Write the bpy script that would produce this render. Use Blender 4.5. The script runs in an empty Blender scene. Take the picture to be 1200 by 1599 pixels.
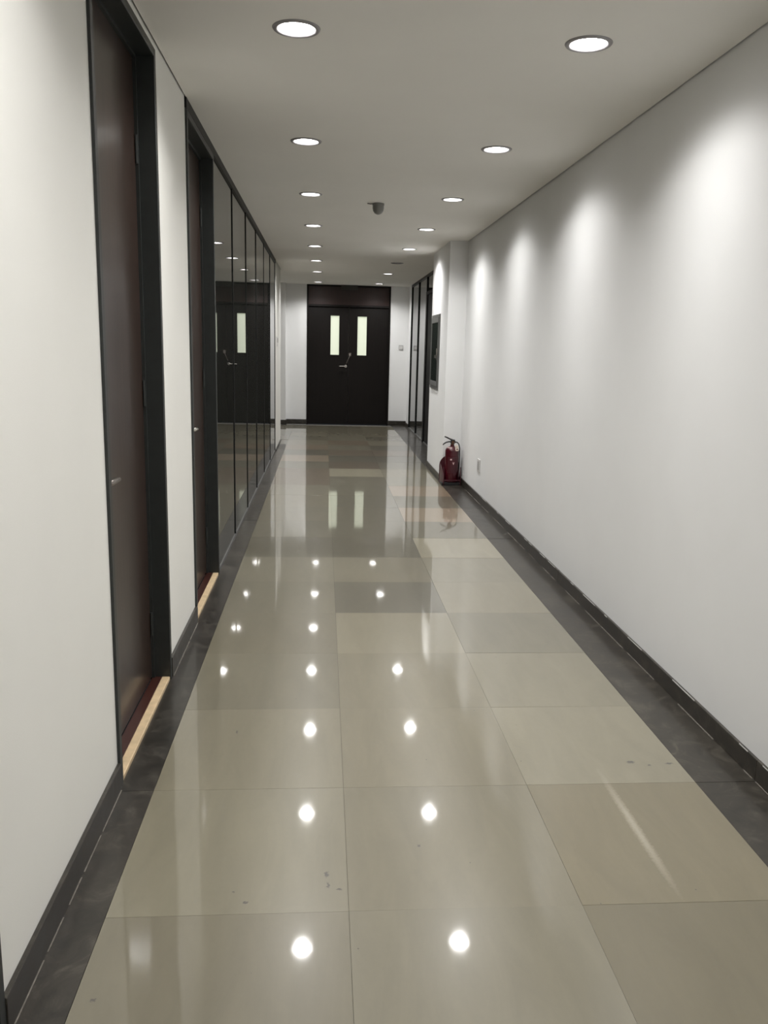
import bpy, bmesh, math, random
from mathutils import Vector, Matrix
random.seed(7)
PI = math.pi
scene = bpy.context.scene
col = scene.collection

# ------------------------------------------------------------------ camera
F_PX = 1294.56
fw = Vector((0.07443263, 0.97830091, -0.19335748))
rt = Vector((0.99718208, -0.07119612, 0.0236435))
up = Vector((-0.00936416, 0.19457246, 0.98084345))
cd = bpy.data.cameras.new('camera')
cam = bpy.data.objects.new('camera', cd); col.objects.link(cam)
cam.matrix_world = Matrix(((rt.x, up.x, -fw.x, 0), (rt.y, up.y, -fw.y, 0), (rt.z, up.z, -fw.z, 1.39438), (0, 0, 0, 1)))
cd.sensor_fit = 'HORIZONTAL'; cd.sensor_width = 36; cd.lens = F_PX / 1200 * 36
cd.clip_start = 0.02; cd.clip_end = 100
scene.camera = cam
# ------------------------------------------------------------------ world, exposure
w = bpy.data.worlds.new('world'); scene.world = w; w.use_nodes = True
w.node_tree.nodes['Background'].inputs[0].default_value = (0.5, 0.55, 0.6, 1)
w.node_tree.nodes['Background'].inputs[1].default_value = 0.02
vs = scene.view_settings
vs.view_transform = 'Standard'; vs.look = 'None'; vs.gamma = 1; vs.use_curve_mapping = False
vs.exposure = 0.44
LAMP_W = 63.0          # radiant power of each downlight's spot
LAMP_POW = 2.1         # beam falloff exponent
FAR_GAIN = 1.35         # extra power given to the lamps in the far half of the corridor
LAMP_ANGLE = 146       # full cut-off angle of the reflector, degrees

# ------------------------------------------------------------------ dimensions
H = 2.49
XL, XR = -0.64, 1.47
XC = 1.28              # room side of the column
XG = 1.53              # glazing line on the right beyond the column
YB = -4.0              # wall behind the camera
YE = 15.35             # end wall
YP = 12.62             # side passage starts here on the left
XP = -2.6
YR = 1.8562            # joint row 0
X0, X1, X2, X3 = -0.5253, 0.077, 0.6785, 1.2513

# ------------------------------------------------------------------ materials
def mat(name):
    m = bpy.data.materials.new(name); m.use_nodes = True
    return m, m.node_tree.nodes, m.node_tree.links, m.node_tree.nodes['Principled BSDF']
def simple(name, c, rough=0.5, metal=0.0, spec=0.5, coat=0.0, coat_r=0.05, noise=0.0, nscale=40, bump=0.0, bscale=200):
    m, n, l, b = mat(name)
    b.inputs['Base Color'].default_value = (*c, 1); b.inputs['Roughness'].default_value = rough
    b.inputs['Metallic'].default_value = metal; b.inputs['Specular IOR Level'].default_value = spec
    b.inputs['Coat Weight'].default_value = coat; b.inputs['Coat Roughness'].default_value = coat_r
    g = n.new('ShaderNodeNewGeometry')
    if noise:
        t = n.new('ShaderNodeTexNoise'); t.inputs['Scale'].default_value = nscale; t.inputs['Detail'].default_value = 5
        l.new(g.outputs['Position'], t.inputs['Vector'])
        r = n.new('ShaderNodeMapRange'); r.inputs['From Min'].default_value = .3; r.inputs['From Max'].default_value = .7
        r.inputs['To Min'].default_value = 1 - noise; r.inputs['To Max'].default_value = 1 + noise
        l.new(t.outputs['Fac'], r.inputs['Value'])
        v = n.new('ShaderNodeVectorMath'); v.operation = 'SCALE'; v.inputs[0].default_value = c
        l.new(r.outputs['Result'], v.inputs['Scale']); l.new(v.outputs['Vector'], b.inputs['Base Color'])
    if bump:
        t = n.new('ShaderNodeTexNoise'); t.inputs['Scale'].default_value = bscale; t.inputs['Detail'].default_value = 3
        l.new(g.outputs['Position'], t.inputs['Vector'])
        bp = n.new('ShaderNodeBump'); bp.inputs['Strength'].default_value = bump; bp.inputs['Distance'].default_value = 0.002
        l.new(t.outputs['Fac'], bp.inputs['Height']); l.new(bp.outputs['Normal'], b.inputs['Normal'])
    return m
def emit(name, c, s, base=(.8, .8, .8)):
    m, n, l, b = mat(name)
    b.inputs['Base Color'].default_value = (*base, 1)
    b.inputs['Emission Color'].default_value = (*c, 1); b.inputs['Emission Strength'].default_value = s
    return m

def stone_mat():
    m, n, l, b = mat('polished_beige_stone')
    oi = n.new('ShaderNodeObjectInfo'); g = n.new('ShaderNodeNewGeometry')
    mp = n.new('ShaderNodeMapping'); mp.inputs['Scale'].default_value = (9, 2.2, 1)
    l.new(g.outputs['Position'], mp.inputs['Vector'])
    ad = n.new('ShaderNodeVectorMath'); ad.operation = 'ADD'
    cb = n.new('ShaderNodeCombineXYZ'); ml = n.new('ShaderNodeMath'); ml.operation = 'MULTIPLY'; ml.inputs[1].default_value = 37
    l.new(oi.outputs['Random'], ml.inputs[0]); l.new(ml.outputs[0], cb.inputs[0]); l.new(ml.outputs[0], cb.inputs[2])
    l.new(mp.outputs[0], ad.inputs[0]); l.new(cb.outputs[0], ad.inputs[1])
    t = n.new('ShaderNodeTexNoise'); t.inputs['Scale'].default_value = 1.0; t.inputs['Detail'].default_value = 8; t.inputs['Roughness'].default_value = .65
    t.inputs['Distortion'].default_value = .6
    l.new(ad.outputs[0], t.inputs['Vector'])
    r = n.new('ShaderNodeMapRange'); r.inputs['From Min'].default_value = .3; r.inputs['From Max'].default_value = .7
    r.inputs['To Min'].default_value = .91; r.inputs['To Max'].default_value = 1.07
    l.new(t.outputs['Fac'], r.inputs['Value'])
    t2 = n.new('ShaderNodeTexNoise'); t2.inputs['Scale'].default_value = 45; t2.inputs['Detail'].default_value = 4
    l.new(g.outputs['Position'], t2.inputs['Vector'])
    r2 = n.new('ShaderNodeMapRange'); r2.inputs['From Min'].default_value = .3; r2.inputs['From Max'].default_value = .7
    r2.inputs['To Min'].default_value = .99; r2.inputs['To Max'].default_value = 1.01
    l.new(t2.outputs['Fac'], r2.inputs['Value'])
    mm = n.new('ShaderNodeMath'); mm.operation = 'MULTIPLY'
    l.new(r.outputs[0], mm.inputs[0]); l.new(r2.outputs[0], mm.inputs[1])
    # sparse pits
    vo = n.new('ShaderNodeTexVoronoi'); vo.inputs['Scale'].default_value = 9
    l.new(g.outputs['Position'], vo.inputs['Vector'])
    lt = n.new('ShaderNodeMath'); lt.operation = 'LESS_THAN'; lt.inputs[1].default_value = 0.022
    l.new(vo.outputs['Distance'], lt.inputs[0])
    fac = lt.outputs[0]
    # scuffs with a place of their own: (x, y, rx, ry)
    scuffs = [(1.081, 2.598, .014, .009), (1.14, 2.574, .006, .006), (1.214, 2.585, .016, .006), (.286, 2.129, .005, .006), (.42, 2.046, .004, .004),
              (-.22, 1.943, .004, .004), (-.187, 1.901, .007, .005), (.021, 2.009, .006, .014), (.025, 1.963, .004, .012),
              (.054, 1.943, .008, .004), (-.484, 1.59, .006, .004), (-.305, 2.861, .004, .012)]
    sep = n.new('ShaderNodeSeparateXYZ')
    dn = n.new('ShaderNodeTexNoise'); dn.inputs['Scale'].default_value = 120
    l.new(g.outputs['Position'], dn.inputs['Vector'])
    dv = n.new('ShaderNodeVectorMath'); dv.operation = 'MULTIPLY_ADD'; dv.inputs[1].default_value = (.016, .016, 0)
    l.new(dn.outputs['Color'], dv.inputs[0]); l.new(g.outputs['Position'], dv.inputs[2])
    l.new(dv.outputs[0], sep.inputs[0])
    tot = None
    for (sx, sy, rx, ry) in scuffs:
        mp2 = n.new('ShaderNodeMapping'); mp2.inputs['Location'].default_value = (-(sx + .008) / rx, -(sy + .008) / ry, 0)
        mp2.inputs['Scale'].default_value = (1 / rx, 1 / ry, 0)
        l.new(dv.outputs[0], mp2.inputs[0])
        ln = n.new('ShaderNodeVectorMath'); ln.operation = 'LENGTH'; l.new(mp2.outputs[0], ln.inputs[0])
        q = n.new('ShaderNodeMapRange'); q.inputs['From Min'].default_value = .6; q.inputs['From Max'].default_value = 1.2
        q.inputs['To Min'].default_value = 1; q.inputs['To Max'].default_value = 0; l.new(ln.outputs['Value'], q.inputs['Value'])
        if tot is None: tot = q.outputs[0]
        else:
            a = n.new('ShaderNodeMath'); a.operation = 'MAXIMUM'; l.new(tot, a.inputs[0]); l.new(q.outputs[0], a.inputs[1]); tot = a.outputs[0]
    a = n.new('ShaderNodeMath'); a.operation = 'MAXIMUM'; l.new(tot, a.inputs[0]); l.new(fac, a.inputs[1]); tot = a.outputs[0]
    # pale scratch (0.945..0.985, 1.87..2.55)
    sc = n.new('ShaderNodeVectorMath'); sc.operation = 'MULTIPLY'; sc.inputs[1].default_value = (1, .05, 0)
    so = n.new('ShaderNodeVectorMath'); so.operation = 'SUBTRACT'; so.inputs[1].default_value = (.957, .111, 0)
    l.new(dv.outputs[0], sc.inputs[0]); l.new(sc.outputs[0], so.inputs[0])
    sl = n.new('ShaderNodeVectorMath'); sl.operation = 'LENGTH'; l.new(so.outputs[0], sl.inputs[0])
    sq = n.new('ShaderNodeMapRange'); sq.inputs['From Min'].default_value = .004; sq.inputs['From Max'].default_value = .018
    sq.inputs['To Min'].default_value = .32; sq.inputs['To Max'].default_value = 0; l.new(sl.outputs['Value'], sq.inputs['Value'])
    sv = n.new('ShaderNodeVectorMath'); sv.operation = 'SCALE'
    l.new(oi.outputs['Color'], sv.inputs[0]); l.new(mm.outputs[0], sv.inputs['Scale'])
    x1 = n.new('ShaderNodeMix'); x1.data_type = 'RGBA'; x1.inputs[7].default_value = (.09, .08, .07, 1)
    l.new(tot, x1.inputs[0]); l.new(sv.outputs[0], x1.inputs[6])
    x2 = n.new('ShaderNodeMix'); x2.data_type = 'RGBA'; x2.inputs[7].default_value = (.62, .58, .48, 1)
    l.new(sq.outputs[0], x2.inputs[0]); l.new(x1.outputs[2], x2.inputs[6])
    l.new(x2.outputs[2], b.inputs['Base Color'])
    b.inputs['Roughness'].default_value = .29; b.inputs['IOR'].default_value = 1.5
    b.inputs['Specular IOR Level'].default_value = .5
    b.inputs['Coat Weight'].default_value = 1.0; b.inputs['Coat Roughness'].default_value = .042; b.inputs['Coat IOR'].default_value = 1.5
    return m
def dark_stone_mat():
    m, n, l, b = mat('dark_veined_stone')
    g = n.new('ShaderNodeNewGeometry'); oi = n.new('ShaderNodeObjectInfo')
    t = n.new('ShaderNodeTexNoise'); t.inputs['Scale'].default_value = 9; t.inputs['Detail'].default_value = 9; t.inputs['Roughness'].default_value = .7
    t.inputs['Distortion'].default_value = 1.2
    l.new(g.outputs['Position'], t.inputs['Vector'])
    cr = n.new('ShaderNodeValToRGB'); e = cr.color_ramp.elements
    e[0].position = .33; e[0].color = (.020, .018, .0145, 1); e[1].position = .78; e[1].color = (.10, .09, .072, 1)
    k = e.new(.52); k.color = (.037, .032, .0255, 1)
    l.new(t.outputs['Fac'], cr.inputs['Fac'])
    r = n.new('ShaderNodeMapRange'); r.inputs['To Min'].default_value = .68; r.inputs['To Max'].default_value = 1.1
    l.new(oi.outputs['Random'], r.inputs['Value'])
    sv = n.new('ShaderNodeVectorMath'); sv.operation = 'SCALE'
    l.new(cr.outputs[0], sv.inputs[0]); l.new(r.outputs[0], sv.inputs['Scale'])
    l.new(sv.outputs[0], b.inputs['Base Color'])
    rr = n.new('ShaderNodeMapRange'); rr.inputs['To Min'].default_value = .2; rr.inputs['To Max'].default_value = .5
    l.new(t.outputs['Fac'], rr.inputs['Value']); l.new(rr.outputs[0], b.inputs['Roughness'])
    b.inputs['Specular IOR Level'].default_value = .4
    b.inputs['Coat Weight'].default_value = .28; b.inputs['Coat Roughness'].default_value = .12
    return m
def wood_mat(name, c0, c1, rough=.35, coat=.3, spec=.3, coat_r=.12):
    m, n, l, b = mat(name)
    g = n.new('ShaderNodeNewGeometry'); mp = n.new('ShaderNodeMapping'); mp.inputs['Scale'].default_value = (30, 30, 1.2)
    l.new(g.outputs['Position'], mp.inputs[0])
    t = n.new('ShaderNodeTexNoise'); t.inputs['Scale'].default_value = 2.2; t.inputs['Detail'].default_value = 7; t.inputs['Distortion'].default_value = .5
    l.new(mp.outputs[0], t.inputs['Vector'])
    cr = n.new('ShaderNodeValToRGB'); e = cr.color_ramp.elements
    e[0].position = .3; e[0].color = (*c0, 1); e[1].position = .7; e[1].color = (*c1, 1)
    l.new(t.outputs['Fac'], cr.inputs['Fac']); l.new(cr.outputs[0], b.inputs['Base Color'])
    b.inputs['Roughness'].default_value = rough; b.inputs['Coat Weight'].default_value = coat; b.inputs['Coat Roughness'].default_value = coat_r; b.inputs['Specular IOR Level'].default_value = spec
    return m

M = {}
M['wall'] = simple('white_wall_paint', (.795, .80, .80), rough=.7, spec=.25, noise=.012, nscale=3, bump=.12, bscale=300)
M['wall_w'] = simple('cream_wall_paint', (.78, .775, .74), rough=.7, spec=.25, noise=.012, nscale=3, bump=.12, bscale=300)
M['ceil'] = simple('ceiling_paint', (.80, .785, .745), rough=.8, spec=.2, noise=.015, nscale=2)
M['gap'] = simple('dark_shadow_gap', (.06, .058, .055), rough=.9)
M['tile'] = stone_mat()
M['dark_stone'] = dark_stone_mat()
M['grout'] = simple('dark_joint', (.10, .095, .085), rough=.8)
M['leaf'] = wood_mat('brown_veneer', (.028, .018, .014), (.046, .029, .023), rough=.3, coat=.2)
M['leaf_dark'] = wood_mat('dark_red_brown_veneer', (.0045, .0035, .003), (.0075, .0055, .0048), rough=.5, coat=.0, spec=.2)
M['fascia'] = wood_mat('red_brown_veneer', (.022, .009, .008), (.036, .015, .013), rough=.38, coat=.5, coat_r=.3)
M['frame'] = simple('charcoal_metal', (.022, .025, .024), rough=.42, metal=0.0, spec=.5, noise=.1, nscale=20)
M['mullion'] = simple('black_metal', (.008, .008, .008), rough=.45, spec=.22)
M['glass'] = simple('dark_glass', (.022, .024, .021), rough=.012, spec=.5, coat=.0)
M['glass'].node_tree.nodes['Principled BSDF'].inputs['IOR'].default_value = 1.95
M['glass_g'] = simple('grey_glass', (.018, .025, .021), rough=.02, spec=.5)
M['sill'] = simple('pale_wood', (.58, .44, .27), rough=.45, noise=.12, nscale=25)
M['sill_dark'] = simple('dark_red_wood', (.045, .014, .010), rough=.3, coat=.3)
M['chrome'] = simple('brushed_steel', (.62, .60, .57), rough=.22, metal=1)
M['polished'] = simple('polished_steel', (.85, .84, .80), rough=.12, metal=1)
M['old_steel'] = simple('worn_steel', (.30, .27, .25), rough=.3, metal=1, noise=.15, nscale=80)
M['ring'] = simple('grey_trim_metal', (.30, .29, .30), rough=.4, metal=.3)
M['can'] = simple('white_reflector', (.8, .8, .8), rough=.35)
M['lens'] = emit('lit_diffuser', (1, .98, .95), 30)
M['lens_off'] = simple('unlit_diffuser', (.22, .21, .18), rough=.3)
M['lit_win'] = emit('backlit_frosted_glass', (.84, .92, .68), .50, base=(.3, .3, .28))
M['red'] = simple('red_enamel', (.055, .004, .009), rough=.25, spec=.4, coat=.4, noise=.1, nscale=20)
M['red_dark'] = simple('dull_red_sheet_steel', (.055, .006, .012), rough=.35, coat=.2)
M['black'] = simple('black_plastic', (.012, .012, .013), rough=.4)
M['cream'] = simple('cream_paper', (.72, .62, .52), rough=.6)
M['pink'] = simple('pale_pink', (.75, .55, .55), rough=.4)
M['ink'] = simple('printed_dark_ink', (.12, .05, .05), rough=.5)
M['brass'] = simple('tarnished_brass', (.12, .06, .035), rough=.4, metal=.6)
M['steel_grey'] = simple('satin_steel_sheet', (.17, .17, .165), rough=.35, metal=.5, noise=.08, nscale=60)
M['plate'] = simple('pale_plastic_plate', (.62, .61, .60), rough=.4)
M['plate_grey'] = simple('grey_plastic', (.36, .36, .36), rough=.4)
M['det'] = simple('grey_detector_plastic', (.20, .20, .19), rough=.35)
M['dust'] = simple('pale_dirt', (.17, .155, .135), rough=.9, noise=.3, nscale=60)
M['green'] = simple('dull_green_hose', (.05, .11, .06), rough=.6)
M['back'] = simple('hall_behind', (.5, .5, .48), rough=.8)

# ------------------------------------------------------------------ mesh helpers
def box(bm, x0, x1, y0, y1, z0, z1, bev=0.0):
    r = bmesh.ops.create_cube(bm, size=1.0)
    vsx = r['verts']
    for v in vsx:
        v.co = Vector((x0 if v.co.x < 0 else x1, y0 if v.co.y < 0 else y1, z0 if v.co.z < 0 else z1))
    if bev:
        ed = list({e for v in vsx for e in v.link_edges})
        bmesh.ops.bevel(bm, geom=ed, offset=bev, segments=1 if bev < .002 else 2, affect='EDGES', profile=.5)
def lathe(bm, prof, seg=32, mt=None, cap=True):
    rings = []
    for (r, z) in prof:
        if r < 1e-6: rings.append([bm.verts.new((0, 0, z))])
        else: rings.append([bm.verts.new((r * math.cos(2 * PI * i / seg), r * math.sin(2 * PI * i / seg), z)) for i in range(seg)])
    new = [v for k in rings for v in k]
    for a, b in zip(rings, rings[1:]):
        for i in range(seg):
            j = (i + 1) % seg
            if len(a) == 1 and len(b) == 1: continue
            if len(a) == 1: bm.faces.new((a[0], b[j], b[i]))
            elif len(b) == 1: bm.faces.new((a[i], a[j], b[0]))
            else: bm.faces.new((a[i], a[j], b[j], b[i]))
    if mt is not None:
        for v in new: v.co = mt @ v.co
    return new
def tube(bm, pts, rad, seg=10):
    pts = [Vector(p) for p in pts]
    rs = rad if isinstance(rad, (list, tuple)) else [rad] * len(pts)
    prev = None; rings = []
    ref = Vector((0, 0, 1))
    for i, p in enumerate(pts):
        d = (pts[min(i + 1, len(pts) - 1)] - pts[max(i - 1, 0)]).normalized()
        if abs(d.dot(ref)) > .95: rf = Vector((0, 1, 0)) if abs(d.y) < .9 else Vector((1, 0, 0))
        else: rf = ref
        s = d.cross(rf).normalized() if prev is None else (prev - d * prev.dot(d)).normalized()
        prev = s; t = d.cross(s)
        rings.append([bm.verts.new(p + (s * math.cos(2 * PI * k / seg) + t * math.sin(2 * PI * k / seg)) * rs[i]) for k in range(seg)])
    for a, b in zip(rings, rings[1:]):
        for i in range(seg):
            j = (i + 1) % seg; bm.faces.new((a[i], a[j], b[j], b[i]))
    bm.faces.new(rings[0][::-1]); bm.faces.new(rings[-1])
def obj(name, bm, m, parent=None, smooth=False, kind=None, label=None):
    bmesh.ops.recalc_face_normals(bm, faces=bm.faces)
    me = bpy.data.meshes.new(name); bm.to_mesh(me); bm.free()
    me.materials.append(M[m] if isinstance(m, str) else m)
    if smooth:
        me.shade_smooth()
        me.set_sharp_from_angle(angle=math.radians(35))
    o = bpy.data.objects.new(name, me); col.objects.link(o)
    if parent is not None: o.parent = parent; o.matrix_parent_inverse = parent.matrix_world.inverted() if False else Matrix()
    if kind: o['kind'] = kind
    if label: o['label'] = label
    return o
def empty(name, loc=(0, 0, 0), rz=0):
    o = bpy.data.objects.new(name, None); col.objects.link(o); o.location = loc; o.rotation_euler = (0, 0, rz); o.empty_display_size = .05
    return o
def thing(name, label, cat, loc=(0, 0, 0), rz=0, group=None):
    o = empty(name, loc, rz); o['label'] = label; o['category'] = cat
    if group: o['group'] = group
    return o
def tag(o, label, cat, group=None):
    o['label'] = label; o['category'] = cat
    if group: o['group'] = group
def boxes(name, lst, m, parent=None, bev=0.0, kind=None, label=None, smooth=False):
    bm = bmesh.new()
    for b in lst: box(bm, *b, bev=bev)
    return obj(name, bm, m, parent, kind=kind, label=label, smooth=smooth)
def struct(name, lst, m, bev=0.0, label=None):
    return boxes(name, lst, m, None, bev, 'structure', label)

# ------------------------------------------------------------------ floor
floor = boxes('floor', [(-.66, XG + .15, YB, YE + .1, -.08, -.012), (XP - .1, -.66, YP - .12, YE + .1, -.08, -.012)], 'grout', kind='structure',
              label='polished beige stone floor with dark stone borders')
TC = (.192, .174, .124)
tint = {  # per-tile lightness, rows counted from the joint nearest the camera
    (0, 0): .90, (1, 0): .96, (2, 0): .74, (0, 1): 1.08, (1, 1): .98, (2, 1): .88,
    (0, 2): 1.06, (1, 2): 1.02, (2, 2): 1.18, (0, 3): .92, (1, 3): 1.0, (2, 3): 1.12, (0, 4): .86, (1, 4): 1.14, (2, 4): .90,
    (0, 5): .88, (1, 5): .62, (2, 5): 1.10, (0, 6): .98, (1, 6): .92, (2, 6): 1.08, (0, 7): .72, (1, 7): .66, (2, 7): 1.42,
    (0, 8): .90, (1, 8): .72, (2, 8): .82, (0, 9): .95, (1, 9): .72, (2, 9): 1.35, (0, 10): .98, (1, 10): .72, (2, 10): .78,
    (0, 11): 1.0, (1, 11): .75, (2, 11): 1.2, (0, 12): .80, (1, 12): .8, (2, 12): .98, (0, 13): .80, (1, 13): 1.4, (2, 13): 1.05,
    (0, 14): .85, (1, 14): .62, (2, 14): .8, (0, 15): 1.3, (1, 15): .66, (2, 15): .7}
warm = {(0, 13), (0, 12), (0, 15), (1, 16), (2, 16), (1, 18), (2, 11), (2, 9), (1, 14), (0, 17)}
def slab_mesh(w_, d_, t_=.012, b_=.0004):
    bm = bmesh.new(); box(bm, -w_ / 2, w_ / 2, -d_ / 2, d_ / 2, -t_, 0)
    bmesh.ops.recalc_face_normals(bm, faces=bm.faces)
    me = bpy.data.meshes.new('tile'); bm.to_mesh(me); bm.free(); me.materials.append(M['tile']); return me
_cache = {}
def slab(name, x0, x1, y0, y1, m, color=None, gap=.0012, tilt=.0009):
    k = (round(x1 - x0, 3), round(y1 - y0, 3), m)
    if k not in _cache:
        me = slab_mesh(x1 - x0 - gap, y1 - y0 - gap * .7); me.materials.clear(); me.materials.append(M[m]); _cache[k] = me
    o = bpy.data.objects.new(name, _cache[k]); col.objects.link(o); o.parent = floor
    o.location = ((x0 + x1) / 2, (y0 + y1) / 2, random.uniform(-.0003, 0)); 
    o.rotation_euler = (random.uniform(-tilt, tilt), random.uniform(-tilt, tilt), 0)
    if color: o.color = (*color, 1)
    return o
cols = [(X0, X1), (X1, X2), (X2, X3)]
def tcol(c, r):
    f = tint.get((c, r), random.uniform(.72, 1.12))
    k = TC
    if r < 2 and f < .9: k = (TC[0] * 1.04, TC[1], TC[2] * .9)
    if (c, r) in warm: k = (TC[0] * 1.08, TC[1] * .95, TC[2] * .93)
    rr = random.uniform(-.01, .01)
    return (k[0] * f * (1 + rr), k[1] * f, k[2] * f * (1 - rr))
r = -9
while True:
    y0 = YR + .6 * (r - 1); y1 = y0 + .6
    if y0 > YE - .45: break
    y0c = max(y0, YB); y1c = min(y1, YE - .02) if r >= 22 else y1
    for c, (a, b) in enumerate(cols):
        slab('tile', a, b, y0c, y1c, 'tile', tcol(c, r))
    if y0 > YP - .55:                               # side passage
        a = X0 - .6
        while a > XP - .05:
            slab('tile', max(a, XP), a + .6, y0c, y1c, 'tile', tcol(0, r + 40)); a -= .6
    r += 1
YF = min(y1c, YE)
# dark border stones
def border(x0, x1, ya, yb, joints):
    js = [ya] + [j for j in joints if ya + .05 < j < yb - .05] + [yb]
    for a, b in zip(js, js[1:]): slab('border_stone', x0, x1, a, b, 'dark_stone', tilt=.0012)
J = [YR + .6 * k for k in range(-9, 24)]
border(XL, X0, YB, 12.08, [YR + .6 * k for k in (-8, -6, -4, -2, -1, 1, 3, 4, 6, 8, 10, 12, 14, 16)])
border(X3, XR, YB, 8.745, [YR + .6 * k for k in (-9, -7, -5, -3, -1, 1, 3, 5, 7, 9, 11)])
border(X3, XC - .0, 8.745, 10.05, [])
border(X3, XG, 10.05, YE - .02, [YR + .6 * k for k in (15, 17, 19, 21)])
a = X0 - .6 + .6
# tiles fill between border end and passage
slab('tile', XL, X0, 12.08, YP, 'tile', tcol(0, 60))

# ------------------------------------------------------------------ ceiling with holes for the downlights
LY = [1.62, 3.2, 4.83, 6.42, 8.02, 9.6, 11.18, 12.78, 14.74]
LX = (-0.106, 0.943)
LYB = [-1.58, -3.18]
lights = [(x, y) for y in LYB + LY for x in LX]
HR = .074
def ceiling_mesh(bm, xa, xb, ya, yb, holes, z):
    s = .13
    xs = sorted({xa, xb} | {round(h[0] + d, 5) for h in holes for d in (-s, s)})
    ys = sorted({ya, yb} | {round(h[1] + d, 5) for h in holes for d in (-s, s)})
    for i in range(len(xs) - 1):
        for j in range(len(ys) - 1):
            cx, cy = (xs[i] + xs[i + 1]) / 2, (ys[j] + ys[j + 1]) / 2
            hit = [h for h in holes if abs(h[0] - cx) < .01 and abs(h[1] - cy) < .01]
            if not hit:
                q = [bm.verts.new((x, y, z)) for x, y in ((xs[i], ys[j]), (xs[i + 1], ys[j]), (xs[i + 1], ys[j + 1]), (xs[i], ys[j + 1]))]
                bm.faces.new(q[::-1])
            else:
                hx, hy = hit[0]; n = 32; inn = []; out = []
                for k in range(n):
                    t = 2 * PI * k / n; c_, s_ = math.cos(t), math.sin(t)
                    f = s / max(abs(c_), abs(s_))
                    inn.append(bm.verts.new((hx + HR * c_, hy + HR * s_, z))); out.append(bm.verts.new((hx + f * c_, hy + f * s_, z)))
                top = [bm.verts.new((v.co.x, v.co.y, z + .07)) for v in inn]
                for k in range(n):
                    m_ = (k + 1) % n
                    bm.faces.new((inn[k], out[k], out[m_], inn[m_])); bm.faces.new((top[k], inn[k], inn[m_], top[m_]))
bm = bmesh.new()
ceiling_mesh(bm, XL + .007, XR - .007, YB, 8.75, [h for h in lights if h[1] < 8.7], H)
ceiling_mesh(bm, XL + .007, XC, 8.75, 10.05, [h for h in lights if 8.75 < h[1] < 10], H)
ceiling_mesh(bm, XL + .007, XG, 10.05, YE, [h for h in lights if h[1] > 10.1], H)
ceiling_mesh(bm, XP, XL + .007, YP, YE, [], H)
bmesh.ops.remove_doubles(bm, verts=bm.verts, dist=1e-5)
me = bpy.data.meshes.new('ceiling'); bm.to_mesh(me); bm.free(); me.materials.append(M['ceil'])
ceiling = bpy.data.objects.new('ceiling', me); col.objects.link(ceiling); ceiling['kind'] = 'structure'
ceiling['label'] = 'pale painted ceiling with two rows of recessed downlights'
boxes('ceiling_deck', [(XP - .12, XG + .2, YB - .1, YE + .2, H + .075, H + .12)], 'gap', ceiling)
# ------------------------------------------------------------------ walls
HT = H + .07
D1, D2, D3 = (.60, 1.505), (2.478, 3.388), (4.10, 5.035)
wl = struct('wall_left', [(XL - .14, XL, YB, D1[0], -.02, HT), (XL - .14, XL, D1[1], D2[0], -.02, HT), (XL - .14, XL, D2[1], D3[0], -.02, HT),
                          (XL - .14, XL, D1[0], D1[1], 2.45, HT), (XL - .14, XL, D2[0], D2[1], 2.45, HT),
                          (XL - .14, XL, D3[0], D3[1], H - .005, HT),
                          (XL - .14, XL, 11.225, YP, -.02, HT), (XL - .14, XL - .06, D3[1], 11.225, -.02, HT)], 'wall_w')
wr = struct('wall_right', [(XR, XR + .2, YB, 8.75, -.02, HT)], 'wall')
column = struct('wall_column', [(XC, XR + .2, 8.75, 10.05, -.02, HT)], 'wall')
struct('wall_right_far', [(XG, XG + .15, 14.87, YE, -.02, HT), (XG + .055, XG + .15, 10.05, 14.87, -.02, HT)], 'wall')
struct('wall_back', [(XP, XG + .2, YB - .12, YB, -.02, HT)], 'wall')
EX0, EX1, EZ = -.307, 1.200, H
struct('wall_end', [(-.68, EX0, YE, YE + .15, -.02, HT), (EX1, XG + .15, YE, YE + .15, -.02, HT), (XP, -.68, 15.16, YE + .15, -.02, HT),
                    (EX0, EX1, YE, YE + .15, H, HT)], 'wall')
struct('wall_passage', [(XP - .12, XP, YP - .12, YE + .15, -.02, HT), (XP, XL - .14, YP - .12, YP, -.02, HT)], 'wall')
struct('wall_behind_doors', [(-.9, 1.8, YE + .9, YE + 1.0, -.02, HT)], 'back')
# small dark shadow groove between the wall heads and the ceiling is the 7 mm slot left by the ceiling edge
# ------------------------------------------------------------------ baseboards (dark stone, chipped white paint line on top)
BH, BT = .086, .012
def base(name, lst):
    o = struct(name, lst, 'dark_stone', bev=.0015)
    return o
bl = base('baseboard_left', [(XL, XL + BT, YB, D1[0], 0, BH), (XL, XL + BT, D1[1], D2[0], 0, BH), (XL, XL + BT, D2[1], D3[0], 0, BH), (XL, XL + BT, 11.225, YP, 0, .02)])
br = base('baseboard_right', [(XR - BT, XR, YB, 2.46, 0, .075), (XR - BT, XR, 2.461, 4.86, 0, .074), (XR - BT, XR, 4.861, 7.26, 0, .075), (XR - BT, XR, 7.261, 8.75, 0, .074)])
base('baseboard_column', [(XC, XR - BT, 8.75 - BT, 8.75, 0, .075), (XC - BT, XC, 8.75 - BT, 10.05, 0, .06)])
base('baseboard_end', [(-.68, EX0 - .002, YE - BT, YE, 0, .085), (EX1 + .002, XG, YE - BT, YE, 0, .085), (XP, -.68, 15.16 - BT, 15.16, 0, .085), (-.68, -.68 + BT, 15.16 - BT, YE - BT, 0, .085)])
base('baseboard_far', [(XG - BT, XG, 14.88, YE - BT, 0, .07)])
base('baseboard_passage', [(XP, XL - .14, YP, YP + BT, 0, .085), (XP, XP + BT, YP, 15.14, 0, .085)])
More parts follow.
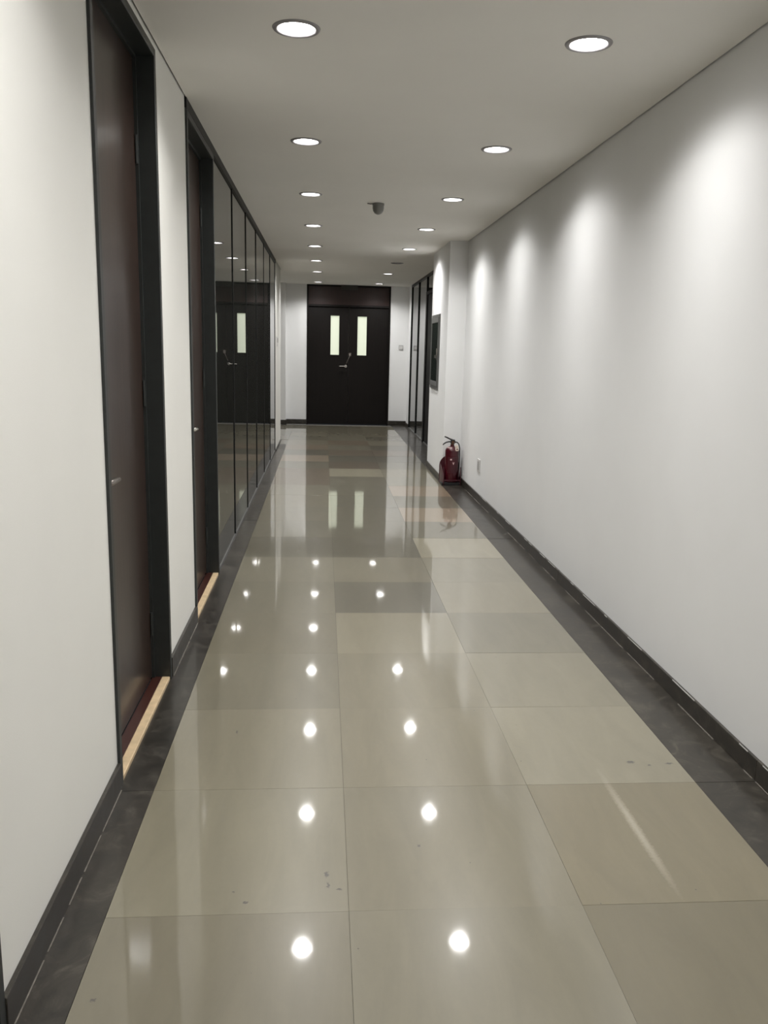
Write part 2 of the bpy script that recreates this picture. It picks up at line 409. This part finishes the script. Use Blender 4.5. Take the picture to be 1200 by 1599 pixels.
# paint slivers where the paint has crept onto the top of the skirting
bm = bmesh.new()
y = 1.2
while y < 7.4:
    L_ = random.uniform(.03, .22)
    box(bm, XR - BT - .0006, XR - BT + .001, y, y + L_, .0745 - random.uniform(.0015, .004), .0752); y += L_ + random.uniform(.05, .5)
obj('paint_smear', bm, 'plate', br)
def dust(x0, x1, ya, yb, par, dens):
    bm = bmesh.new(); y = ya
    while y < yb:
        L_ = random.uniform(.04, .35); w_ = random.uniform(0, .0015)
        box(bm, x0 + (w_ if x0 < 0 else -w_), x1, y, min(y + L_, yb), 0, .0012); y += L_ + random.uniform(.01, dens)
    obj('dust_line', bm, 'dust', par)
dust(XL + BT - .001, XL + BT + .003, 1.52, 2.46, bl, .05); dust(XL + BT - .001, XL + BT + .003, 3.40, 4.09, bl, .05)
dust(XR - BT - .003, XR - BT + .001, 1.3, 8.4, br, .25)

# ------------------------------------------------------------------ doors on the left wall
def lever(parent, x, y, z, mname, dirn=1, L_=.135, out=.055, flat=False):
    """rose, neck and lever; parent at world origin; the door faces +X"""
    bm = bmesh.new(); lathe(bm, [(0, 0), (.026, 0), (.026, .006), (.022, .009), (0, .009)], 24, Matrix.Translation((x, y, z)) @ Matrix.Rotation(PI / 2, 4, 'Y'))
    h = obj('handle', bm, mname, parent, smooth=True)
    bm = bmesh.new()
    tube(bm, [(x, y, z), (x + out * .7, y, z), (x + out * .95, y + dirn * .012, z), (x + out, y + dirn * .03, z), (x + out, y + dirn * L_ * .7, z - .002), (x + out * .92, y + dirn * L_, z - .006)],
         [.009, .009, .010, .0095, .0085, .007], 12)
    obj('lever', bm, mname, h, smooth=True)
    bm = bmesh.new(); lathe(bm, [(0, 0), (.016, 0), (.016, .005), (0, .005)], 20, Matrix.Translation((x, y, z - .075)) @ Matrix.Rotation(PI / 2, 4, 'Y'))
    obj('key_cylinder', bm, mname, h, smooth=True)
    return h
def side_door(name, y0, y1, zt, label, hm, mat_leaf='leaf', cas=.030, hoff=.065):
    root = empty(name); root['kind'] = 'structure'; root['label'] = label
    xf = XL + .009; xl = XL - .068
    f = boxes('door_frame', [(xl - .05, xf, y0, y0 + cas, 0, zt), (xl - .05, xf, y1 - cas, y1, 0, zt), (xl - .05, xf, y0 + cas, y1 - cas, zt - cas, zt)], 'frame', root, bev=.0015)
    lf = boxes('door_leaf', [(xl - .042, xl, y0 + cas + .003, y1 - cas - .003, .018, zt - cas - .003)], mat_leaf, root, bev=.001)
    boxes('threshold', [(xl + .001, XL - .028, y0 + cas, y1 - cas, -.004, .013)], 'sill_dark', root, bev=.001, label='dark red wooden threshold')  # back part of the sill in a darker red than the front edge
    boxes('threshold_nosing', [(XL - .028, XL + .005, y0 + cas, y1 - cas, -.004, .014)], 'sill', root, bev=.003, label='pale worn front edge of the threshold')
    boxes('stop_bead', [(xl, xl + .012, y0 + cas, y0 + cas + .012, .012, zt - cas), (xl, xl + .012, y1 - cas - .012, y1 - cas, .012, zt - cas), (xl, xl + .012, y0 + cas, y1 - cas, zt - cas - .012, zt - cas)], 'frame', root)
    lever(root, xl, y0 + cas + hoff, .965, hm)
    bm = bmesh.new()
    for z in (.25, 1.2, 2.1): tube(bm, [(xl + .006, y1 - cas - .014, z - .05), (xl + .006, y1 - cas - .014, z + .05)], .006, 8)
    obj('hinge', bm, 'frame', root, smooth=True)
    return root
side_door('door_1', D1[0], D1[1], 2.457, 'brown wooden door barely in view at the lower left edge', 'old_steel')
side_door('door_2', D2[0], D2[1], 2.457, 'nearest full brown wooden door in a charcoal frame on the left wall', 'old_steel')
side_door('door_3', D3[0], D3[1] + .003, H - .045, 'narrower looking brown wooden door just before the dark glass partition', 'polished', hoff=.155)

# ------------------------------------------------------------------ dark glass partition, left
gp = empty('glass_partition'); gp['label'] = 'long black-framed partition of tall dark reflective glass panels on the left'; gp['category'] = 'partition'
boxes('header_rail', [(XL - .05, XL + .010, D3[0] - .005, 11.225, H - .045, H + .02)], 'mullion', gp, bev=.001)
MY = [5.05 + 1.026 * k for k in range(7)]
boxes('bottom_channel', [(XL - .05, XL + .004, MY[0], MY[-1], 0, .022)], 'steel_grey', gp, bev=.001)
for k, y in enumerate(MY):
    hw = .008 if k else .011
    boxes('mullion', [(XL - .045, XL + .003, y - hw, y + hw, .022, H - .045)], 'mullion', gp, bev=.001)
for a, b in zip(MY, MY[1:]):
    o = boxes('glass_pane', [(-.006, .006, -(b - a) / 2 + .009, (b - a) / 2 - .009, .022, H - .045)], 'glass', gp)
    o.location = (XL - .008, (a + b) / 2, 0); o.rotation_euler = (0, random.uniform(-.0004, .0004), random.uniform(-.0012, .0012))

# ------------------------------------------------------------------ end double door
de = empty('door_4'); de['kind'] = 'structure'; de['label'] = 'dark double door with two tall lit vision panels at the end of the corridor'
fz = 2.112
yl = YE + .035
boxes('door_frame', [(EX0, EX0 + .03, YE - .012, YE + .14, 0, H), (EX1 - .03, EX1, YE - .012, YE + .14, 0, H), (EX0 + .03, EX1 - .03, YE - .012, YE + .14, H - .03, H), (EX0 + .03, EX1 - .03, YE + .0, YE + .14, fz, fz + .035)], 'leaf_dark', de, bev=.002)
boxes('transom_panel', [(EX0 + .03, EX1 - .03, YE + .002, YE + .05, fz + .035, H - .03)], 'fascia', de, bev=.002, label='red-brown veneered panel over the double door')
xm = .4465
def end_leaf(x0, x1, wx0, wx1, z0, z1):
    lf = boxes('door_leaf', [(x0, wx0, yl, yl + .045, .008, fz - .004), (wx1, x1, yl, yl + .045, .008, fz - .004), (wx0, wx1, yl, yl + .045, .008, z0), (wx0, wx1, yl, yl + .045, z1, fz - .004)], 'leaf_dark', de)
    boxes('vision_panel', [(wx0, wx1, yl + .018, yl + .026, z0, z1)], 'lit_win', lf, label='lit pale frosted vision panel')
    b = .012
    boxes('glazing_bead', [(wx0 - b, wx0, yl - .005, yl + .001, z0 - b, z1 + b), (wx1, wx1 + b, yl - .005, yl + .001, z0 - b, z1 + b), (wx0, wx1, yl - .005, yl + .001, z0 - b, z0), (wx0, wx1, yl - .005, yl + .001, z1, z1 + b)], 'leaf_dark', lf)
    return lf
l1 = end_leaf(EX0 + .033, xm - .002, .122, .277, 1.262, 1.955)
l2 = end_leaf(xm + .002, EX1 - .033, .610, .776, 1.262, 1.950)
# lever on the left leaf, facing -Y
bm = bmesh.new(); lathe(bm, [(0, 0), (.026, 0), (.026, .006), (0, .009)], 20, Matrix.Translation((.405, yl, 1.062)) @ Matrix.Rotation(PI / 2, 4, 'X'))
hh = obj('handle', bm, 'chrome', l1, smooth=True)
bm = bmesh.new(); tube(bm, [(.405, yl, 1.062), (.405, yl - .045, 1.062), (.39, yl - .055, 1.062), (.36, yl - .056, 1.062), (.285, yl - .05, 1.060)], [.009, .009, .010, .009, .008], 10)
obj('lever', bm, 'chrome', hh, smooth=True)
# hasp and hanging hook lock at the meeting edge
bm = bmesh.new(); box(bm, .455, .50, yl - .008, yl, 1.245, 1.30, .002)
lk = obj('hasp', bm, 'old_steel', l2)
bm = bmesh.new()
tube(bm, [(.478, yl - .012, 1.27), (.47, yl - .03, 1.24), (.45, yl - .035, 1.20), (.43, yl - .03, 1.15), (.415, yl - .012, 1.11)], .006, 8)
obj('lock_bar', bm, 'old_steel', lk, smooth=True)
# unlit box sign under the ceiling over the doors
sg = boxes('ceiling_sign', [(.30, .60, YE - .085, YE - .02, H - .085, H - .001)], 'gap', bev=.004)
tag(sg, 'dim dark box sign fixed under the ceiling above the double door', 'sign')

# ------------------------------------------------------------------ right glazing beyond the column
gr = empty('glass_screen'); gr['label'] = 'dark glazed screen on the right between the white column and the end wall'; gr['category'] = 'partition'
boxes('header_rail', [(XG - .006, XG + .05, 10.05, 14.87, H - .035, H + .02)], 'mullion', gr)
RM = [14.855, 13.78, 12.70]
for y in RM: boxes('mullion', [(XG - .004, XG + .045, y - .009, y + .009, .015, H - .035)], 'mullion', gr)
boxes('bottom_channel', [(XG - .004, XG + .05, 10.05, 14.87, 0, .018)], 'steel_grey', gr)
for a, b in zip(RM[1:], RM):
    boxes('glass_pane', [(XG + .012, XG + .022, a + .014, b - .014, .018, H - .035)], 'glass', gr)
boxes('glass_pane', [(XG + .012, XG + .022, 12.14, 12.686, 2.2, H - .035)], 'glass', gr)
d5 = empty('door_5'); d5['kind'] = 'structure'; d5['label'] = 'black framed dark door at the near end of the right glazed screen'
boxes('door_frame', [(XG - .012, XG + .05, 12.55, 12.685, .0, 2.19), (XG - .012, XG + .05, 10.06, 10.12, .0, 2.19), (XG - .012, XG + .05, 10.06, 12.685, 2.19, 2.235)], 'mullion', d5)
boxes('door_leaf', [(XG + .006, XG + .045, 10.12, 11.33, .01, 2.19), (XG + .006, XG + .045, 11.335, 12.55, .01, 2.19)], 'mullion', d5)
boxes('transom_glass', [(XG + .012, XG + .022, 10.06, 12.14, 2.235, H - .035)], 'glass', d5)

# ------------------------------------------------------------------ fire hose cabinet on the column's side
cy0, cy1, cz0, cz1 = 9.285, 9.925, .955, 1.785
cb_ = thing('hose_cabinet', 'grey steel framed glass-fronted cabinet set in the white column above the extinguisher', 'cabinet')
xc = XC - .014
boxes('cabinet_frame', [(xc, XC, cy0, cy0 + .022, cz0, cz1), (xc, XC, cy1 - .022, cy1, cz0, cz1), (xc, XC, cy0 + .022, cy1 - .022, cz1 - .03, cz1), (xc, XC, cy0 + .022, cy1 - .022, cz0, cz0 + .03)], 'steel_grey', cb_, bev=.002)
dr = boxes('cabinet_door', [(xc - .006, XC - .001, cy0 + .026, cy0 + .05, cz0 + .034, cz1 - .034), (xc - .006, XC - .001, cy1 - .05, cy1 - .026, cz0 + .034, cz1 - .034),
                       (xc - .006, XC - .001, cy0 + .05, cy1 - .05, cz1 - .09, cz1 - .034), (xc - .006, XC - .001, cy0 + .05, cy1 - .05, cz0 + .034, cz0 + .09)], 'steel_grey', cb_, bev=.0015)
boxes('glass_pane', [(xc - .002, xc + .004, cy0 + .05, cy1 - .05, cz0 + .09, cz1 - .09)], 'glass_g', dr)
boxes('latch', [(xc - .018, xc - .006, cy0 + .032, cy0 + .045, 1.33, 1.41)], 'old_steel', dr, bev=.002)

# ------------------------------------------------------------------ downlights
ordn = ['nearest the camera', 'second from the camera', 'third from the camera', 'fourth from the camera', 'fifth from the camera', 'sixth from the camera', 'seventh from the camera', 'last before the end door']
ringbm = bmesh.new(); lathe(ringbm, [(.066, .004), (.067, -.004), (.071, -.0065), (.082, -.0045), (.085, 0), (.085, .002)], 48)
bmesh.ops.recalc_face_normals(ringbm, faces=ringbm.faces)
ring_me = bpy.data.meshes.new('trim_ring'); ringbm.to_mesh(ring_me); ringbm.free(); ring_me.materials.append(M['ring']); ring_me.shade_smooth()
canbm = bmesh.new(); lathe(canbm, [(.0665, .002), (.066, .012), (.060, .03), (.060, .06)], 40)
can_me = bpy.data.meshes.new('reflector'); canbm.to_mesh(can_me); canbm.free(); can_me.materials.append(M['can']); can_me.shade_smooth()
def lens_mesh(m):
    b_ = bmesh.new(); lathe(b_, [(0, .016), (.035, .0165), (.057, .019), (.0605, .024), (.0605, .03), (0, .03)], 32)
    bmesh.ops.recalc_face_normals(b_, faces=b_.faces)
    me_ = bpy.data.meshes.new('diffuser'); b_.to_mesh(me_); b_.free(); me_.materials.append(M[m]); me_.shade_smooth(); return me_
lens_on, lens_off = lens_mesh('lens'), lens_mesh('lens_off')
ld = bpy.data.lights.new('downlight_lamp', 'SPOT'); ld.energy = LAMP_W; ld.spot_size = math.radians(LAMP_ANGLE); ld.spot_blend = .38
ld.shadow_soft_size = .030; ld.color = (1, .985, .965); ld.use_nodes = True
nt = ld.node_tree; em = nt.nodes['Emission']; tc = nt.nodes.new('ShaderNodeTexCoord'); sp = nt.nodes.new('ShaderNodeSeparateXYZ')
nt.links.new(tc.outputs['Normal'], sp.inputs[0])
ab = nt.nodes.new('ShaderNodeMath'); ab.operation = 'ABSOLUTE'; nt.links.new(sp.outputs['Z'], ab.inputs[0])
pw = nt.nodes.new('ShaderNodeMath'); pw.operation = 'POWER'; pw.inputs[1].default_value = LAMP_POW; nt.links.new(ab.outputs[0], pw.inputs[0])
nt.links.new(pw.outputs[0], em.inputs['Strength'])
ld_far = ld.copy(); ld_far.energy = LAMP_W * FAR_GAIN
for x, y in lights:
    left = x < .4
    off = (not left) and abs(y - 11.18) < .1
    vis = y > 2.5
    if off: lab = 'unlit recessed downlight in the right ceiling row near the end door'
    elif vis:
        i = [v for v in LY if v > 2.5].index(y)
        if left: lab = 'lit round downlight in the left ceiling row, ' + ordn[i]
        else:
            k = i if i < 5 else i - 1
            lab = 'lit round downlight in the right ceiling row, ' + (ordn[k] if k < 6 else 'last before the end door')
    else:
        row = {1.62: 'just above', .02: '', -1.58: 'first behind', -3.18: 'second behind'}[y]
        lab = 'lit round downlight in the %s ceiling row, %s the viewer' % ('left' if left else 'right', row)
    t = thing('downlight', lab, 'ceiling light', (x, y, H), group='recessed downlights in two ceiling rows')
    for nm, me_ in (('trim_ring', ring_me), ('reflector', can_me), ('diffuser', lens_off if off else lens_on)):
        o = bpy.data.objects.new(nm, me_); col.objects.link(o); o.parent = t
    if not off:
        lo = bpy.data.objects.new('lamp', ld if y < 7 else ld_far); col.objects.link(lo); lo.parent = t; lo.location = (0, 0, .010)

# ------------------------------------------------------------------ ceiling detector
dt = thing('ceiling_detector', 'small dark grey dome detector hanging from the middle of the ceiling', 'detector', (.41, 6.72, H))
bm = bmesh.new(); lathe(bm, [(0, 0), (.046, 0), (.047, -.008), (.045, -.016), (0, -.016)], 28); obj('mount_base', bm, 'det', dt, smooth=True)
bm = bmesh.new(); lathe(bm, [(0, -.016), (.043, -.016), (.044, -.034), (.040, -.055), (.028, -.072), (.012, -.080), (0, -.081)], 28); obj('dome', bm, 'det', dt, smooth=True)
bm = bmesh.new(); tube(bm, [(-.04, 0, -.003), (-.06, 0, -.005), (-.085, 0, -.002)], .004, 8); obj('cable_stub', bm, 'det', dt, smooth=True)

# ------------------------------------------------------------------ switches, sockets
so = thing('wall_socket', 'small pale socket plate low on the right wall near the extinguisher', 'socket')
boxes('plate', [(XR - .008, XR, 7.60, 7.72, .275, .395)], 'plate', so, bev=.002)
boxes('insert', [(XR - .0095, XR - .007, 7.625, 7.695, .295, .375)], 'plate_grey', so, bev=.001)
sw = thing('wall_switch', 'grey square switch plate on the end wall right of the double door', 'switch')
boxes('plate', [(1.365, 1.445, YE - .009, YE, 1.375, 1.46)], 'plate_grey', sw, bev=.002)
for i in range(2): boxes('rocker', [(1.373 + i * .034, 1.403 + i * .034, YE - .013, YE - .008, 1.387, 1.448)], 'plate', sw, bev=.001)
th = thing('wall_thermostat', 'small control panel on the narrow white wall past the left glass partition', 'control panel')
boxes('body', [(XL, XL + .016, 11.50, 11.62, 1.39, 1.52)], 'plate', th, bev=.003)
boxes('display', [(XL + .0155, XL + .0175, 11.52, 11.60, 1.44, 1.50)], 'gap', th)

# ------------------------------------------------------------------ fire extinguisher and its stand
EXX, EXY = 1.345, 8.60
st = thing('extinguisher_stand', 'dark red metal stand with rounded sides standing by the white column', 'stand', (EXX, EXY, 0))
bm = bmesh.new()
prof = []
HWd, HS = .106, .30
def arch(y0, y1, hw, hs, th_):
    """arched plate in the XZ plane between y0 and y1"""
    n = 18; pts = [(-hw, .012)]
    for k in range(n + 1):
        t = PI * (1 - k / n); pts.append((hw * math.cos(t), hs - hw * 1.05 + hw * 1.05 * math.sin(t)))
    pts.append((hw, .012))
    f = [bm.verts.new((p[0], y0, p[1])) for p in pts]; g = [bm.verts.new((p[0], y1, p[1])) for p in pts]
    bm.faces.new(f); bm.faces.new(g[::-1])
    for i in range(len(pts)):
        j = (i + 1) % len(pts); bm.faces.new((f[i], g[i], g[j], f[j]))
arch(.085, .092, HWd, HS, .006)
obj('back_plate', bm, 'red_dark', st)
for s in (-1, 1):
    bm = bmesh.new()
    n = 10; out_ = []; 
    # curved wing sweeping forward from the back plate
    for k in range(n + 1):
        t = k / n; ang = t * PI * .42
        x = s * (HWd - .004 - .026 * (1 - math.cos(ang)) * 1.2); y = .088 - .165 * t
        zt = (HS - .085) - .12 * t * t
        out_.append((x, y, zt))
    for (dx) in (0,):
        va = [(bm.verts.new((x, y, .012)), bm.verts.new((x, y, z)), bm.verts.new((x - s * .004, y, z)), bm.verts.new((x - s * .004, y, .012))) for x, y, z in out_]
    for a_, b_ in zip(va, va[1:]):
        for i in range(4):
            j = (i + 1) % 4; bm.faces.new((a_[i], a_[j], b_[j], b_[i]))
    bm.faces.new(va[0]); bm.faces.new(va[-1][::-1])
    obj('side_wing', bm, 'red_dark', st, smooth=True)
boxes('base_tray', [(-.10, .10, -.083, .088, 0, .030)], 'black', st, bev=.004)
boxes('front_bar', [(-.078, .100, -.089, -.083, .048, .060)], 'red_dark', st, bev=.001)
for s in (-.078, .098):
    bm = bmesh.new(); tube(bm, [(s, -.086, .0), (s, -.086, .12), (s * 1.02, -.05, .19)], .0035, 8)
    obj('wire_upright', bm, 'red_dark', st, smooth=True)

fx = thing('fire_extinguisher', 'dark red fire extinguisher with black lever handle standing in its stand by the column', 'fire extinguisher', (EXX + .012, EXY - .002, .03), math.radians(0))
bm = bmesh.new()
lathe(bm, [(0, 0), (.066, 0), (.072, .006), (.0725, .02), (.0725, .325), (.071, .337), (.064, .352), (.050, .366), (.034, .374), (.022, .378), (.020, .392), (0, .392)], 40)
body = obj('cylinder', bm, 'red', fx, smooth=True)
def wrap(name, m, parent, a0, a1, z0, z1, rad=.0731, n=10, rf=None):
    bm = bmesh.new(); va = []
    for k in range(n + 1):
        a_ = math.radians(a0 + (a1 - a0) * k / n)
        va.append((bm.verts.new((rad * math.cos(a_), rad * math.sin(a_), z0)), bm.verts.new((rad * math.cos(a_), rad * math.sin(a_), z1))))
    for p, q in zip(va, va[1:]): bm.faces.new((p[0], q[0], q[1], p[1]))
    return obj(name, bm, m, parent, smooth=True)
lb = wrap('label_sticker', 'red_dark', body, -135, -50, .10, .27)
wrap('label_print', 'pink', lb, -112, -98, .235, .25, .0734)
bm = bmesh.new()
for tri in [((-92, .215), (-76, .215), (-84, .185))]:
    vv = [bm.verts.new((.0735 * math.cos(math.radians(a_)), .0735 * math.sin(math.radians(a_)), z)) for a_, z in tri]
    bm.faces.new(vv)
obj('label_mark', bm, 'pink', lb)
bm = bmesh.new(); lathe(bm, [(0, 0), (.019, 0), (.019, .012), (.015, .014), (.015, .03), (0, .03)], 20, Matrix.Translation((0, 0, .39)))
obj('valve_collar', bm, 'brass', fx, smooth=True)
bm = bmesh.new(); box(bm, -.020, .026, -.015, .015, .403, .446, .005); box(bm, .018, .034, -.009, .009, .412, .428, .003)
vb = obj('valve_block', bm, 'black', fx)
bm = bmesh.new(); tube(bm, [(.022, 0, .430), (.0, 0, .440), (-.03, 0, .452), (-.062, 0, .468), (-.085, 0, .476)], [.010, .010, .008, .0075, .0065], 8)
obj('squeeze_lever', bm, 'black', vb, smooth=True)
bm = bmesh.new(); tube(bm, [(-.012, 0, .420), (-.035, 0, .424), (-.065, 0, .416), (-.088, 0, .402), (-.10, 0, .388)], [.0085, .008, .0075, .007, .006], 8)
obj('carry_handle', bm, 'black', vb, smooth=True)
bm = bmesh.new(); lathe(bm, [(0, 0), (.014, 0), (.014, .008), (0, .009)], 18, Matrix.Translation((.002, -.012, .42)) @ Matrix.Rotation(PI / 2, 4, 'X'))
obj('pressure_gauge', bm, 'brass', vb, smooth=True)
bm = bmesh.new(); tube(bm, [(.034, 0, .42), (.052, 0, .417), (.068, 0, .400), (.078, -.004, .36), (.080, -.008, .28), (.079, -.01, .17), (.078, -.01, .10)], [.006] * 6 + [.007], 10)
hs = obj('hose', bm, 'black', fx, smooth=True)
bm = bmesh.new(); tube(bm, [(.078, -.01, .10), (.078, -.01, .06)], [.008, .011], 10); obj('nozzle', bm, 'black', hs, smooth=True)
bm = bmesh.new(); box(bm, -.017, .017, -.0012, .0012, -.06, 0, .0005)
tg = obj('inspection_tag', bm, 'cream', fx); tg.location = (.036, -.050, .392); tg.rotation_euler = (math.radians(-12), math.radians(-4), math.radians(12))
bm = bmesh.new(); box(bm, -.005, .011, -.0016, -.0011, -.052, -.036); box(bm, -.011, .011, -.0016, -.0011, -.026, -.0235); box(bm, -.011, .008, -.0016, -.0011, -.018, -.0155)
obj('tag_print', bm, 'ink', tg)
bm = bmesh.new(); tube(bm, [(.01, -.012, .42), (.03, -.03, .405), (.036, -.05, .39)], .0012, 6); obj('tag_string', bm, 'cream', fx)
wrap('pink_band', 'pink', fx, 200, 260, .352, .372, .058)  # short pale pink band on the left of the cylinder's shoulder
